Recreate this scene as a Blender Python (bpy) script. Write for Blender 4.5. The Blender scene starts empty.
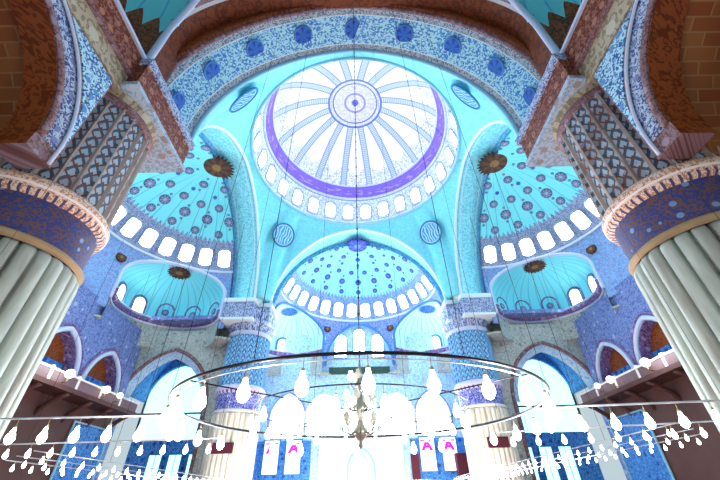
import bpy, math, random
from math import sin, cos, pi, sqrt, radians, atan2, hypot
from mathutils import Vector, Matrix
random.seed(7)
scene = bpy.context.scene
COL = scene.collection

# ------------------------------------------------------------------ materials
def C(h):
    h = h.lstrip('#')
    r = [int(h[i:i+2], 16) / 255 for i in (0, 2, 4)]
    return tuple((c / 12.92 if c <= .04045 else ((c + .055) / 1.055) ** 2.4) for c in r) + (1,)

class NT:
    """small builder for procedural shaders"""
    def __init__(s, name, rough=.55, spec=.3, metal=0):
        s.m = bpy.data.materials.new(name); s.m.use_nodes = True
        s.t = s.m.node_tree; s.n = s.t.nodes; s.l = s.t.links
        s.b = s.n['Principled BSDF']
        s.b.inputs['Roughness'].default_value = rough
        s.b.inputs['Specular IOR Level'].default_value = spec
        s.b.inputs['Metallic'].default_value = metal
        s._uv = None
    def put(s, sock, v):
        if isinstance(v, (int, float)): sock.default_value = v
        elif isinstance(v, tuple): sock.default_value = v
        else: s.l.new(v, sock)
    def M(s, op, a, b=None, c=None):
        n = s.n.new('ShaderNodeMath'); n.operation = op
        s.put(n.inputs[0], a)
        if b is not None: s.put(n.inputs[1], b)
        if c is not None: s.put(n.inputs[2], c)
        return n.outputs[0]
    def add(s, a, b): return s.M('ADD', a, b)
    def mul(s, a, b): return s.M('MULTIPLY', a, b)
    def lt(s, a, b): return s.M('LESS_THAN', a, b)
    def gt(s, a, b): return s.M('GREATER_THAN', a, b)
    def both(s, a, b): return s.M('MULTIPLY', a, b)
    def any(s, a, b): return s.M('MAXIMUM', a, b)
    def inv(s, a): return s.M('SUBTRACT', 1, a)
    def rng(s, x, a, b): return s.both(s.gt(x, a), s.lt(x, b))
    def tri(s, x, k, o=0):               # distance from the centre of each of k repeats, 0 .. .5
        return s.M('ABSOLUTE', s.M('SUBTRACT', s.M('FRACT', s.add(s.mul(x, k), o)), .5))
    def mix(s, f, a, b):
        n = s.n.new('ShaderNodeMix'); n.data_type = 'RGBA'
        s.put(n.inputs[0], f); s.put(n.inputs[6], a); s.put(n.inputs[7], b)
        return n.outputs[2]
    def uv(s):
        if s._uv is None:
            n = s.n.new('ShaderNodeUVMap'); x = s.n.new('ShaderNodeSeparateXYZ')
            s.l.new(n.outputs[0], x.inputs[0]); s._uv = (n.outputs[0], x.outputs[0], x.outputs[1])
        return s._uv
    def obj(s):
        n = s.n.new('ShaderNodeTexCoord'); return n.outputs['Object']
    def vor(s, vec, scale, feature='F1', rnd=1.0, out=0):
        n = s.n.new('ShaderNodeTexVoronoi'); n.feature = feature
        s.l.new(vec, n.inputs['Vector']); n.inputs['Scale'].default_value = scale
        n.inputs['Randomness'].default_value = rnd
        return n.outputs[out]
    def noise(s, vec, scale, det=3, out=0, dist=0):
        n = s.n.new('ShaderNodeTexNoise'); s.l.new(vec, n.inputs['Vector'])
        n.inputs['Scale'].default_value = scale; n.inputs['Detail'].default_value = det
        n.inputs['Distortion'].default_value = dist
        return n.outputs[out]
    def swirl(s, scale, uv=True, su=1.0, sv=1.0):
        """arabesque: 0/1 tracery of curling lines; su, sv turn uv units into metres"""
        v = s.uv()[0] if uv else s.obj()
        if su != 1 or sv != 1:
            mp = s.n.new('ShaderNodeMapping'); s.l.new(v, mp.inputs[0]); mp.inputs['Scale'].default_value = (su, sv, 1); v = mp.outputs[0]
        d = s.vor(v, scale * 1.5, 'F1', .7)
        ring = s.rng(d, .27, .42)
        curl = s.lt(s.M('FRACT', s.mul(s.noise(v, scale * 1.6, 3), 5.0)), .34)
        return s.any(s.both(curl, s.gt(d, .2)), s.both(ring, s.gt(s.noise(v, scale * .9, 2), .47)))
    def cellc(s, scale, col, base, size=.3, uv=True, rnd=.5):
        v = s.uv()[0] if uv else s.obj()
        return s.mix(s.lt(s.vor(v, scale, 'F1', rnd), size), base, col)
    def out(s, col, bump=None, bs=.3):
        s.put(s.b.inputs['Base Color'], col)
        if bump is not None:
            n = s.n.new('ShaderNodeBump'); n.inputs['Strength'].default_value = bs; n.inputs['Distance'].default_value = .05
            s.l.new(bump, n.inputs['Height']); s.l.new(n.outputs[0], s.b.inputs['Normal'])
        return s.m

def plain(name, h, rough=.55, metal=0, var=.0, scale=2):
    t = NT(name, rough, metal=metal)
    if var:
        c = C(h); d = tuple(x * (1 - var) for x in c[:3]) + (1,)
        return t.out(t.mix(t.noise(t.obj(), scale, 5), d, c))
    return t.out(C(h))

def glow(name, h, strength):
    t = NT(name)
    t.put(t.b.inputs['Base Color'], C(h)); t.put(t.b.inputs['Emission Color'], C(h))
    t.b.inputs['Emission Strength'].default_value = strength
    return t.m

def arabesque(name, base, fig, dot=None, scale=1.2, uv=True, dots=.26):
    t = NT(name)
    col = t.mix(t.swirl(scale, uv), C(base), C(fig))
    if dot: col = t.cellc(scale * .8, C(dot), col, dots, uv)
    return t.out(col)

MAT = {}
CY = 15.9
def mats():
    # great dome: u is the turn 0..1, v the height angle 0..1
    t = NT('dome_paint'); _, u, v = t.uv()
    white = C('#f4fbff'); rib = C('#9cb4da'); line = C('#5a78c0')
    rad = t.mul(t.M('COSINE', t.mul(v, pi / 2)), 11.75)
    half = t.mul(t.tri(u, 16), t.mul(rad, 2 * pi / 16))           # metres from a rib's middle line
    col = white
    fr = t.M('SUBTRACT', .43, t.mul(t.tri(u, 16, .5), -.16))
    col = t.mix(t.both(t.lt(v, fr), t.swirl(1.5, True, 74, 18)), col, C('#a9b4ea'))
    col = t.mix(t.lt(half, .47), col, C('#dfe9f8'))
    col = t.mix(t.both(t.lt(half, .30), t.gt(t.tri(v, 70), .16)), col, rib)
    col = t.mix(t.rng(half, .30, .47), col, C('#8aa2d0'))
    inner = t.gt(v, .80)
    cen = t.mix(t.swirl(2.2, False), C('#e4e6fb'), C('#b3b4ee'))
    cen = t.mix(t.rng(v, .80, .815), cen, line)
    cen = t.mix(t.rng(v, .835, .845), cen, line)
    cen = t.mix(t.rng(v, .92, .935), cen, C('#8d8de0'))
    cen = t.mix(t.gt(v, .975), cen, C('#6468c4'))
    col = t.mix(inner, col, cen)
    band = t.mix(t.both(t.lt(t.tri(v, 14, .5), .34), t.gt(t.noise(t.uv()[0], 60, 3), .56)), C('#866adc'), C('#b09aec'))
    col = t.mix(t.rng(v, .245, .335), col, band)
    col = t.mix(t.rng(v, .335, .345), col, C('#c7d4f4'))
    low = t.mix(t.swirl(1.6, True, 74, 18), C('#eef6ff'), C('#a8c0ee'))
    low = t.mix(t.rng(v, .0, .016), low, C('#7fa8d8'))
    low = t.mix(t.rng(v, .216, .226), low, C('#8c9ce0'))
    col = t.mix(t.lt(v, .245), col, low)
    MAT['dome'] = t.out(col)
    # half domes: u metres round, v height angle 0..1
    for key, field, ring, ring2, spot in (('semidome', '#7cf0f6', '#9db4d0', '#6476a8', '#2f8fd0'),
                                          ('semidome_far', '#8ce0f6', '#8cb0e8', '#4f76d4', '#3f72d8'),
                                          ('semidome_back', '#7f96b0', '#8d7f8c', '#7a4a34', '#3f7fb8')):
        t = NT(key + '_paint'); _, u, v = t.uv()
        col = t.mix(t.lt(t.tri(u, .5), .03), C(field), C('#56bcdc'))
        fringe = t.add(.43, t.mul(t.tri(u, 1.4), .07))
        col = t.mix(t.lt(v, fringe), col, t.mix(t.swirl(1.6, True, 1, 18), C(ring), C(ring2)))
        col = t.mix(t.lt(v, .40), col, t.mix(t.swirl(2.0, True, 1, 18), C(ring), C(ring2)))
        col = t.mix(t.rng(v, .223, .238), col, C('#d3e6f6'))
        low = t.mix(t.swirl(1.2, True, 1, 18), C('#7fb4e2' if key != 'semidome_far' else '#86a4ee'), C('#7f8cc8' if key != 'semidome_far' else '#5c70dc'))
        col = t.mix(t.lt(v, .223), col, low)
        if key == 'semidome_back':
            x = t.n.new('ShaderNodeSeparateXYZ'); t.l.new(t.obj(), x.inputs[0])
            rust = t.mix(t.swirl(.8, False), C('#7a3c18'), C('#5c2a0c'))
            col = t.mix(t.lt(x.outputs[1], CY + 1.7), col, rust)
            col = t.mix(t.rng(x.outputs[1], CY + 1.7, CY + 1.95), col, C('#c0c8d0'))
        MAT[key] = t.out(col)
    for key, field, f2, f3 in (('exedra', '#7ce8f2', '#8fa4c8', '#5a6a9c'), ('exedra_far', '#bfeafc', '#a4c8f4', '#6f9ce8'), ('exedra_back', '#74dce2', '#8a4c20', '#5c2a10')):
        t = NT(key + '_paint'); _, u, v = t.uv()
        col = t.mix(t.lt(t.tri(u, .9), .05), C(field), C('#5cc0de'))
        pat = t.mix(t.swirl(1.6, True, 1, 8), C(f2), C(f3))
        col = t.mix(t.lt(v, t.add({'exedra': -.36, 'exedra_far': -.36}.get(key, -.1), t.mul(t.tri(u, .55 if key != 'exedra_back' else 1.1), .12 if key != 'exedra_back' else .3))), col, pat)
        col = t.mix(t.gt(v, t.M('SUBTRACT', .88, t.mul(t.tri(u, .55), .1))), col, C(f2))
        MAT[key] = t.out(col)
    # soffit of a great arch: u metres along, v 0..1 across
    for key, b, f in (('soffit_near', '#b4f0fa', '#4490dc'), ('soffit', '#98f0f6', '#66d2e8')):
        t = NT(key + '_paint'); _, u, v = t.uv()
        pat = t.mix(t.swirl(1.7 if key == 'soffit_near' else 1.5, True, 1, 3.3), C(b), C(f))
        if key == 'soffit_near':
            pass
        edge = t.mix(t.swirl(2.2, True, 1, 3.3), C('#b8ccd6'), C('#667c96'))
        e = t.any(t.lt(v, .17), t.gt(v, .83))
        if key == 'soffit': e = t.any(t.lt(v, .10), t.gt(v, .90)); edge = t.mix(t.swirl(2.2, True, 1, 3.3), C('#7ed0e6'), C('#56acd2'))
        pat = t.mix(e, pat, edge)
        pat = t.mix(t.any(t.rng(v, .165, .185), t.rng(v, .815, .835)), pat, C('#ddf6fb'))
        MAT[key] = t.out(pat)
    t = NT('pendentive_paint')
    col = t.mix(t.mul(t.swirl(.9, False), .5), C('#84ecf6'), C('#68d6ea'))
    MAT['pendentive'] = t.out(col)
    # fluted marble
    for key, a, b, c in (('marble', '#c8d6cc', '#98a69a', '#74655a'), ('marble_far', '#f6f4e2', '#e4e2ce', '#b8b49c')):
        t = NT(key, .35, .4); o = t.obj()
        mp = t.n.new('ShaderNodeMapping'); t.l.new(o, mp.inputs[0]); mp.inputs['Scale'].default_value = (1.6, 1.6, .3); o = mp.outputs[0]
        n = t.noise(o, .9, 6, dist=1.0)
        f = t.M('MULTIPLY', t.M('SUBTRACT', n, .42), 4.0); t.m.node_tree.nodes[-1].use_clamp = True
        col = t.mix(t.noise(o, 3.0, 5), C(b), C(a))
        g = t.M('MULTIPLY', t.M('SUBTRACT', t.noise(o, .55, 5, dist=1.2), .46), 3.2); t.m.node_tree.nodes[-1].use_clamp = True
        col = t.mix(t.mul(g, .8), col, C(c))  # brownish vertical shading of the shafts, put into the colour as streaks
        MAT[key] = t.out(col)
    # ribbed upper pier: u turn 0..1, v metres up
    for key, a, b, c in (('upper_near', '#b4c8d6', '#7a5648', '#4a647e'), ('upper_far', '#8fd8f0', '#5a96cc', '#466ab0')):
        t = NT(key + '_paint'); _, u, v = t.uv()
        f = t.tri(u, 24)
        chev = t.M('FRACT', t.add(t.mul(v, 1.6), t.add(t.mul(f, 1.8), t.mul(t.noise(t.obj(), 3.0, 3), .5))))
        col = t.mix(t.lt(chev, .45), C(a), C(c))
        col = t.mix(t.lt(t.M('FRACT', t.add(t.mul(v, 1.6), t.add(t.mul(f, -1.4), .3))), .22), col, C(b))
        col = t.mix(t.gt(f, .38), col, C('#b4a69c' if key == 'upper_near' else '#7fb4dc'))
        if key == 'upper_near':
            col = t.mix(t.mul(t.gt(t.noise(t.obj(), .5, 5), .56), .4), col, C('#7a4a34'))
        MAT[key] = t.out(col)
    MAT['band_near'] = arabesque('pier_band_near', '#3a4480', '#6e5048', '#6f98c8', 2.2, True, .2)
    MAT['band_far'] = arabesque('pier_band_far', '#3f4fb4', '#b6c0f0', '#e4ecff', 2.4, True, .2)
    t = NT('rim_paint'); _, u, v = t.uv()
    col = t.mix(t.swirl(3), C('#efd9c6'), C('#c58f6c'))
    col = t.mix(t.both(t.lt(t.tri(u, 3.4), .17), t.lt(v, .30)), col, C('#544c70'))
    col = t.mix(t.rng(v, .36, .44), col, C('#f6f2ee'))
    MAT['rim'] = t.out(col)
    t = NT('rim_far_paint'); _, u, v = t.uv()
    MAT['rim_far'] = t.out(t.mix(t.both(t.lt(t.tri(u, 1.9), .2), t.lt(v, .34)), C('#dcd8f4'), C('#5a62a8')))
    # friezes and back of the hall
    t = NT('red_frieze'); _, u, v = t.uv()
    col = t.mix(t.swirl(1.5), C('#6a2a16'), C('#94604e'))
    col = t.mix(t.lt(t.vor(t.uv()[0], 1.3, 'F1', .25), .24), col, C('#b07a5e'))
    col = t.mix(t.lt(t.vor(t.uv()[0], 1.3, 'F1', .25), .10), col, C('#4f2466'))
    MAT['red_frieze'] = t.out(col)
    MAT['beige'] = arabesque('beige_panel', '#b8b096', '#8f8468', '#c8c4ae', 1.1)
    MAT['rust'] = arabesque('rust_panel', '#8f4c22', '#6a300f', None, 1.5)
    MAT['rust_bay'] = arabesque('rust_bay', '#8a4a22', '#6a3416', '#a8743e', .8, False)
    MAT['blue_panel'] = arabesque('blue_panel', '#b4e4f4', '#2f62a8', '#5b98d0', 2.0)
    MAT['blue_strip'] = arabesque('blue_strip', '#bcd2e6', '#46599c', '#7f8cc0', 2.4)
    MAT['mauve_strip'] = arabesque('mauve_strip', '#8a7078', '#6d4a44', '#9a8a98', 2.0)
    t = NT('brown_brick'); o, u, v = t.uv()
    n = t.n.new('ShaderNodeTexBrick'); t.l.new(o, n.inputs['Vector'])
    n.inputs['Color1'].default_value = C('#96602e'); n.inputs['Color2'].default_value = C('#84461c')
    n.inputs['Mortar'].default_value = C('#9c7246'); n.inputs['Scale'].default_value = 1.0
    n.inputs['Brick Width'].default_value = 1.1; n.inputs['Row Height'].default_value = .55; n.inputs['Mortar Size'].default_value = .035
    MAT['brick'] = t.out(n.outputs[0])
    MAT['purple_pattern'] = arabesque('purple_pattern', '#8a74a4', '#51427e', '#b09ac4', 1.6)
    # walls
    MAT['wall_far'] = arabesque('far_wall_tile', '#c4ecfa', '#9ccaf2', '#a8b4ee', 1.2, True, .16)
    MAT['wall_side'] = arabesque('side_wall_tile', '#7c92c8', '#566eae', '#a0b4d8', 1.2, True, .2)
    MAT['spandrel'] = arabesque('spandrel_tile', '#b7c2bc', '#96a49c', '#8a8c94', 1.3, True, .2)
    MAT['lower_brown'] = plain('lower_brown', '#664642', var=.6, scale=.5)
    MAT['lilac_line'] = plain('lilac_moulding', '#c8d8f0')
    MAT['white_line'] = plain('white_moulding', '#e2f8fc')
    MAT['cyan_line'] = plain('cyan_moulding', '#8fd2ea')
    MAT['trim_lilac'] = plain('lilac_trim', '#8f98dc')
    MAT['blue_frame'] = plain('blue_frame', '#3a86c4', var=.25)
    MAT['deep_blue'] = arabesque('deep_blue_tile', '#2f6fc0', '#4f9ae0', '#204a98', 1.5)
    MAT['mottled'] = arabesque('mottled_tile', '#86d4ee', '#3f86cc', None, 1.6)
    MAT['grey_frame'] = plain('window_frame', '#9fb2cc')
    MAT['sash'] = plain('window_sash', '#cfe6f4')
    MAT['marble_white'] = plain('white_marble', '#eef2f0', .35, var=.12)
    MAT['cream'] = plain('cream_stone', '#f0e6d6', var=.15)
    MAT['parapet'] = plain('parapet_stone', '#806a70', var=.4)
    MAT['pale_stone'] = arabesque('pale_blue_stone', '#b0c8d8', '#8fa8c0', '#9a9290', 1.3)
    MAT['gilt_stone'] = plain('gilt_stone', '#b8a078', var=.4)
    MAT['dark_green'] = plain('dark_green_panel', '#3c5a4c', var=.3)
    MAT['maroon'] = plain('maroon_curtain', '#5a2030', .8, var=.3)
    MAT['iron'] = plain('black_iron', '#23242c', .4, .6)
    MAT['pale_iron'] = plain('pale_iron', '#c4ccd2', .35, .5)
    MAT['brass'] = plain('brass', '#b8a878', .3, .9)
    MAT['silver'] = plain('silver', '#83887e', .3, .6)
    MAT['calligraphy_blue'] = calligraphy('calligraphy_blue', '#2f7cc0', '#8fdcf0')
    MAT['calligraphy_pale'] = calligraphy('calligraphy_pale', '#4f9fd0', '#a8e8f2')
    MAT['carpet'] = arabesque('red_carpet', '#7a1f1c', '#9c3a2a', '#28366a', 1.3, False)
    MAT['pane'] = glow('daylit_pane', '#f0fcff', 16)
    MAT['pane_cyan'] = glow('daylit_pane_cyan', '#aef6f0', 1.5)
    MAT['bulb'] = glow('lit_bulb', '#f6fbff', 14)
    MAT['globe'] = plain('frosted_globe', '#b4b8ac', .3)
    MAT['soft_globe'] = glow('soft_globe', '#fff6ea', 2.5)
    t = NT('stained_pane'); o, u, v = t.uv()
    # star-like violet figure at the upper part of a rose pane
    w = t.M('ABSOLUTE', t.M('SUBTRACT', u, .5))
    star = t.both(t.rng(v, .60, .86), t.lt(t.M('ABSOLUTE', t.M('SUBTRACT', w, t.mul(t.M('SUBTRACT', .9, v), 1.0))), .11))
    star = t.any(star, t.both(t.rng(v, .68, .76), t.lt(w, .24)))
    star = t.any(star, t.both(t.rng(v, .88, .93), t.rng(w, .16, .44)))
    fig = t.both(t.rng(v, .18, .5), t.both(t.swirl(5), t.lt(w, .34)))
    col = t.mix(fig, C('#fff4ff'), C('#f3a8ee'))
    col = t.mix(star, col, C('#b410c8'))
    t.put(t.b.inputs['Base Color'], col); t.put(t.b.inputs['Emission Color'], col); t.b.inputs['Emission Strength'].default_value = .9
    MAT['stained'] = t.m
    for key, a, b, c in (('medallion', '#7f93b4', '#4f5f8c', '#9ab2cc'), ('medallion_far', '#3f62c8', '#2c3aa4', '#5f84d8'), ('medallion_brown', '#5a3a20', '#3a1e10', '#8a6a3a')):
        t = NT(key + '_paint'); o, u, v = t.uv()          # u turn, v radius
        col = t.mix(t.lt(t.tri(u, 8), t.mul(v, .34)), C(a), C(b))
        col = t.mix(t.lt(v, .3), col, C(c))
        col = t.mix(t.gt(v, .86), col, C(b))
        MAT[key] = t.out(col)
    t = NT('blue_rosette'); o, u, v = t.uv()
    col = t.mix(t.lt(t.tri(u, 6), t.mul(v, .3)), C('#2f6cc6'), C('#1c48a4')); col = t.mix(t.gt(v, .85), col, C('#4c8fd8'))
    MAT['rosette'] = t.out(col)

def calligraphy(name, a, b):
    t = NT(name); o, u, v = t.uv()                        # u,v = flat -1..1
    r = t.M('SQRT', t.add(t.mul(u, u), t.mul(v, v)))
    n = t.n.new('ShaderNodeTexWave'); t.l.new(o, n.inputs['Vector'])
    n.inputs['Scale'].default_value = 1.3; n.inputs['Distortion'].default_value = 7; n.inputs['Detail'].default_value = 1.5
    col = t.mix(t.both(t.gt(n.outputs[1], .62), t.lt(r, .78)), C(a), C(b))
    col = t.mix(t.rng(r, .82, .9), col, C(b))
    return t.out(col)
mats()

# ------------------------------------------------------------------ mesh building
class MB:
    def __init__(s): s.v = []; s.f = []; s.uv = []; s.mi = []
    def vert(s, p, uv=(0, 0)): s.v.append(tuple(p)); s.uv.append(uv); return len(s.v) - 1
    def face(s, idx, m=0): s.f.append(tuple(idx)); s.mi.append(m)
    def grid(s, fn, nu, nv, m=0, keep=None, flip=False):
        """fn(i/nu, j/nv) -> (point, uv)"""
        base = len(s.v)
        for j in range(nv + 1):
            for i in range(nu + 1):
                p, uv = fn(i / nu, j / nv); s.vert(p, uv)
        for j in range(nv):
            for i in range(nu):
                a = base + j * (nu + 1) + i; q = (a, a + 1, a + nu + 2, a + nu + 1)
                if keep is not None:
                    c = sum((Vector(s.v[k]) for k in q), Vector()) / 4
                    if not keep(c): continue
                s.face(q[::-1] if flip else q, m)
        return s
    def box(s, x0, x1, y0, y1, z0, z1, m=0):
        P = [(x, y, z) for z in (z0, z1) for y in (y0, y1) for x in (x0, x1)]
        for q in ((0, 1, 3, 2), (4, 6, 7, 5), (0, 4, 5, 1), (2, 3, 7, 6), (0, 2, 6, 4), (1, 5, 7, 3)):
            pts = [P[k] for k in q]
            d = [max(p[a] for p in pts) - min(p[a] for p in pts) for a in range(3)]
            flat = d.index(min(d)); ax = [a for a in range(3) if a != flat]
            s.face([s.vert(p, (p[ax[0]], p[ax[1]])) for p in pts], m)
        return s
    def tube(s, pts, r, n=8, m=0, closed=False, caps=True):
        pts = [Vector(p) for p in pts]; N = len(pts); base = len(s.v); up = None; L = 0
        for i, p in enumerate(pts):
            a = pts[i - 1] if (i > 0 or closed) else p; b = pts[(i + 1) % N] if (i < N - 1 or closed) else p
            t = (b - a).normalized()
            if up is None:
                up = Vector((0, 0, 1)) if abs(t.z) < .95 else Vector((1, 0, 0))
            u = (up - t * up.dot(t)).normalized(); w = t.cross(u); up = u
            rr = r[i] if isinstance(r, (list, tuple)) else r
            if i: L += (pts[i] - pts[i - 1]).length
            for k in range(n):
                an = 2 * pi * k / n
                s.vert(p + (u * cos(an) + w * sin(an)) * rr, (L, k / n))
        for i in range(N if closed else N - 1):
            for k in range(n):
                a = base + i * n + k; b = base + i * n + (k + 1) % n
                j = (i + 1) % N
                s.face((a, b, base + j * n + (k + 1) % n, base + j * n + k), m)
        if caps and not closed:
            s.face([base + k for k in range(n)][::-1], m); s.face([base + (N - 1) * n + k for k in range(n)], m)
        return s
    def lathe(s, prof, n=24, c=(0, 0, 0), m=0):
        """prof: (radius, z) pairs from the bottom up"""
        L = [0]
        for a, b in zip(prof, prof[1:]): L.append(L[-1] + hypot(b[0] - a[0], b[1] - a[1]))
        def fn(a, b):
            k = min(int(round(b * (len(prof) - 1))), len(prof) - 1); r, z = prof[k]; an = 2 * pi * a
            return (c[0] + r * cos(an), c[1] + r * sin(an), c[2] + z), (a * 2 * pi * max(.3, prof[len(prof) // 2][0]), L[k] / max(L[-1], 1e-6))
        return s.grid(fn, n, len(prof) - 1, m)
    def xf(s, M): s.v = [tuple(M @ Vector(p)) for p in s.v]; return s
    def mesh(s, name, mats, smooth=True):
        me = bpy.data.meshes.new(name); me.from_pydata(s.v, [], s.f)
        for mm in mats if isinstance(mats, (list, tuple)) else [mats]: me.materials.append(MAT[mm] if isinstance(mm, str) else mm)
        ul = me.uv_layers.new(name='UVMap')
        for p in me.polygons:
            p.material_index = s.mi[p.index]; p.use_smooth = smooth
            for li in p.loop_indices: ul.data[li].uv = s.uv[me.loops[li].vertex_index]
        me.update(); return me
    def build(s, name, mats, parent=None, smooth=True, thick=0, weld=False, mtx=None):
        me = s.mesh(name, mats, smooth)
        if weld:
            import bmesh
            b = bmesh.new(); b.from_mesh(me); bmesh.ops.remove_doubles(b, verts=b.verts, dist=1e-4); b.to_mesh(me); b.free()
        return link(name, me, parent, thick, mtx)

def link(name, me, parent=None, thick=0, mtx=None):
    o = bpy.data.objects.new(name, me); COL.objects.link(o)
    if mtx is not None: o.matrix_world = mtx
    if parent is not None: o.parent = parent
    if thick:
        md = o.modifiers.new('thickness', 'SOLIDIFY'); md.thickness = thick; md.offset = -1
    return o

def empty(name, loc=(0, 0, 0), rz=0):
    o = bpy.data.objects.new(name, None); COL.objects.link(o); o.location = loc; o.rotation_euler = (0, 0, rz)
    o.empty_display_size = .3
    return o

def tag(o, label, cat, group=None, kind=None):
    if label: o['label'] = label
    if cat: o['category'] = cat
    if group: o['group'] = group
    if kind: o['kind'] = kind
    return o

def rot(k): return Matrix.Rotation(k, 4, 'Z')

# ------------------------------------------------------------------ main measures (metres)
A = 12.6; T = 3.3; RD = 11.85; ZR = 33.45
HS = 11.0; EP = 1.2; RA = HS + EP; ZAP = 33.2; ZSP = ZAP - sqrt(RA * RA - EP * EP)
def arch_z(x):
    return ZSP + sqrt(max(0, RA * RA - (abs(x) + EP) ** 2))
def arch_pt(s, k=0.0):
    """s -1..1 along the great arch; k 0 inner edge .. 1 outer edge"""
    ph = abs(s); am = math.acos(EP / RA)
    an = am * (1 - ph)                   # 0 at the spring
    an = am * (1 - ph)
    x = -EP + RA * cos(an); z = ZSP + RA * sin(an)
    x = x * (1 + .10 * k); z = ZSP + (z - ZSP) * (1 + .025 * k)
    return (x if s > 0 else -x), z

CY = 15.9; R2 = 11.5; Z0 = 21.1          # half dome: centre, radius, spring
# apses: place on the half dome, radius, spring, rise, foot
APSE = {'far': (58, 5.8, 22.1, 3.1, 19.0), 'near': (56, 4.9, 25.5, 4.9, 19.5)}
def rho_semi(z): return R2 if z < Z0 else sqrt(max(0, R2 * R2 - (z - Z0) ** 2))
def in_semi(p): return (hypot(p[0], p[1] - CY) < rho_semi(p[2]) and p[2] < Z0 + R2) or p[1] < CY - .3
def niche_z(x): return 17.4 + 7.2 * sqrt(max(0, 1 - (abs(x) / 5.2) ** 1.9)) if abs(x) < 5.2 else -1

win_n = [0]
WM = {}
def window_mesh(w, h, mat='pane', fw=.14, frame='grey_frame', dep=.16, arch=True, bars=False):
    key = (w, h, mat, frame, arch, bars)
    if key in WM: return WM[key]
    def outline(hw, z0, z1):
        pts = [(-hw, z0), (hw, z0)]
        if arch:
            zs = z1 - hw
            for i in range(9):
                a = pi * i / 8; pts.append((hw * cos(a), zs + hw * sin(a)))
        else: pts += [(hw, z1), (-hw, z1)]
        return pts
    o = outline(w / 2 + fw, -h / 2 - fw, h / 2 + fw); i_ = outline(w / 2, -h / 2, h / 2)
    F = MB(); n = len(o)
    for k in range(n):
        q = (k + 1) % n
        for a, b, ya, yb in ((o, i_, -dep, -dep),):
            F.face([F.vert((a[k][0], ya, a[k][1])), F.vert((a[q][0], ya, a[q][1])), F.vert((b[q][0], yb, b[q][1])), F.vert((b[k][0], yb, b[k][1]))])
        F.face([F.vert((o[k][0], .1, o[k][1])), F.vert((o[q][0], .1, o[q][1])), F.vert((o[q][0], -dep, o[q][1])), F.vert((o[k][0], -dep, o[k][1]))])
        F.face([F.vert((i_[k][0], -dep, i_[k][1])), F.vert((i_[q][0], -dep, i_[q][1])), F.vert((i_[q][0], .1, i_[q][1])), F.vert((i_[k][0], .1, i_[k][1]))])
    P = MB()
    bb = lambda p, y: (p[0], y, p[1])
    uvf = lambda p: (p[0] / w + .5, p[1] / h + .5)
    P.face([P.vert(bb(p, -.05), uvf(p)) for p in i_]); P.face([P.vert(bb(p, .03), uvf(p)) for p in i_][::-1])
    for k in range(n):
        q = (k + 1) % n
        P.face([P.vert(bb(i_[k], -.05)), P.vert(bb(i_[k], .03)), P.vert(bb(i_[q], .03)), P.vert(bb(i_[q], -.05))])
    B = None
    if bars:
        B = MB()
        for k in range(1, int(bars)):
            x = -w / 2 + w * k / bars; B.box(x - .05, x + .05, -.1, -.02, -h / 2, h / 2 - (w / 2 if arch else 0) * .4)
        nz = max(2, int(h / 1.3))
        for k in range(1, nz):
            z = -h / 2 + h * k / nz * .85; B.box(-w / 2, w / 2, -.09, -.02, z - .04, z + .04)
        B = B.mesh('sash', 'sash', False)
    WM[key] = (F.mesh('window_frame', frame, False), P.mesh('pane', mat, False), B)
    return WM[key]

def window(mtx, w, h, label, group, **kw):
    win_n[0] += 1
    f, p, b = window_mesh(w, h, **kw)
    root = bpy.data.objects.new('window_%d' % win_n[0], None); COL.objects.link(root); root.matrix_world = mtx
    root.empty_display_size = .3
    tag(root, label, 'window', group, 'structure')
    link('window_frame', f, root); link('pane', p, root)
    if b: link('sash', b, root)
    return root

def frame_mtx(p, x, y, z):
    M = Matrix.Identity(4)
    for i, v in enumerate((x, y, z, p)):
        for r in range(3): M[r][i] = v[r]
    return M

ORD = ['first', 'second', 'third', 'fourth', 'fifth', 'sixth', 'seventh', 'eighth', 'ninth', 'tenth', 'eleventh', 'twelfth', 'thirteenth', 'fourteenth']

def disc(R, flat=False, n=32, dome=0.0, teeth=0):
    """flat disc facing -Y with a rounded edge; uv = turn, radius (or flat -1..1)"""
    m = MB()
    def fn(a, b):
        an = 2 * pi * a
        b2 = [0, .35, .7, .93, 1.0, 1.0][int(round(b * 5))]
        y = [-.07 - dome, -.07 - dome * .85, -.07 - dome * .5, -.07, -.04, .05][int(round(b * 5))]
        r = R * b2
        if teeth and b2 > .9: r *= 1 + .13 * (1 if (int(round(a * n)) % 2) else -1)
        x, z = r * cos(an), r * sin(an)
        return (x, y, z), ((x / R, z / R) if flat else (a, b2))
    return m.grid(fn, n, 5)

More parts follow.
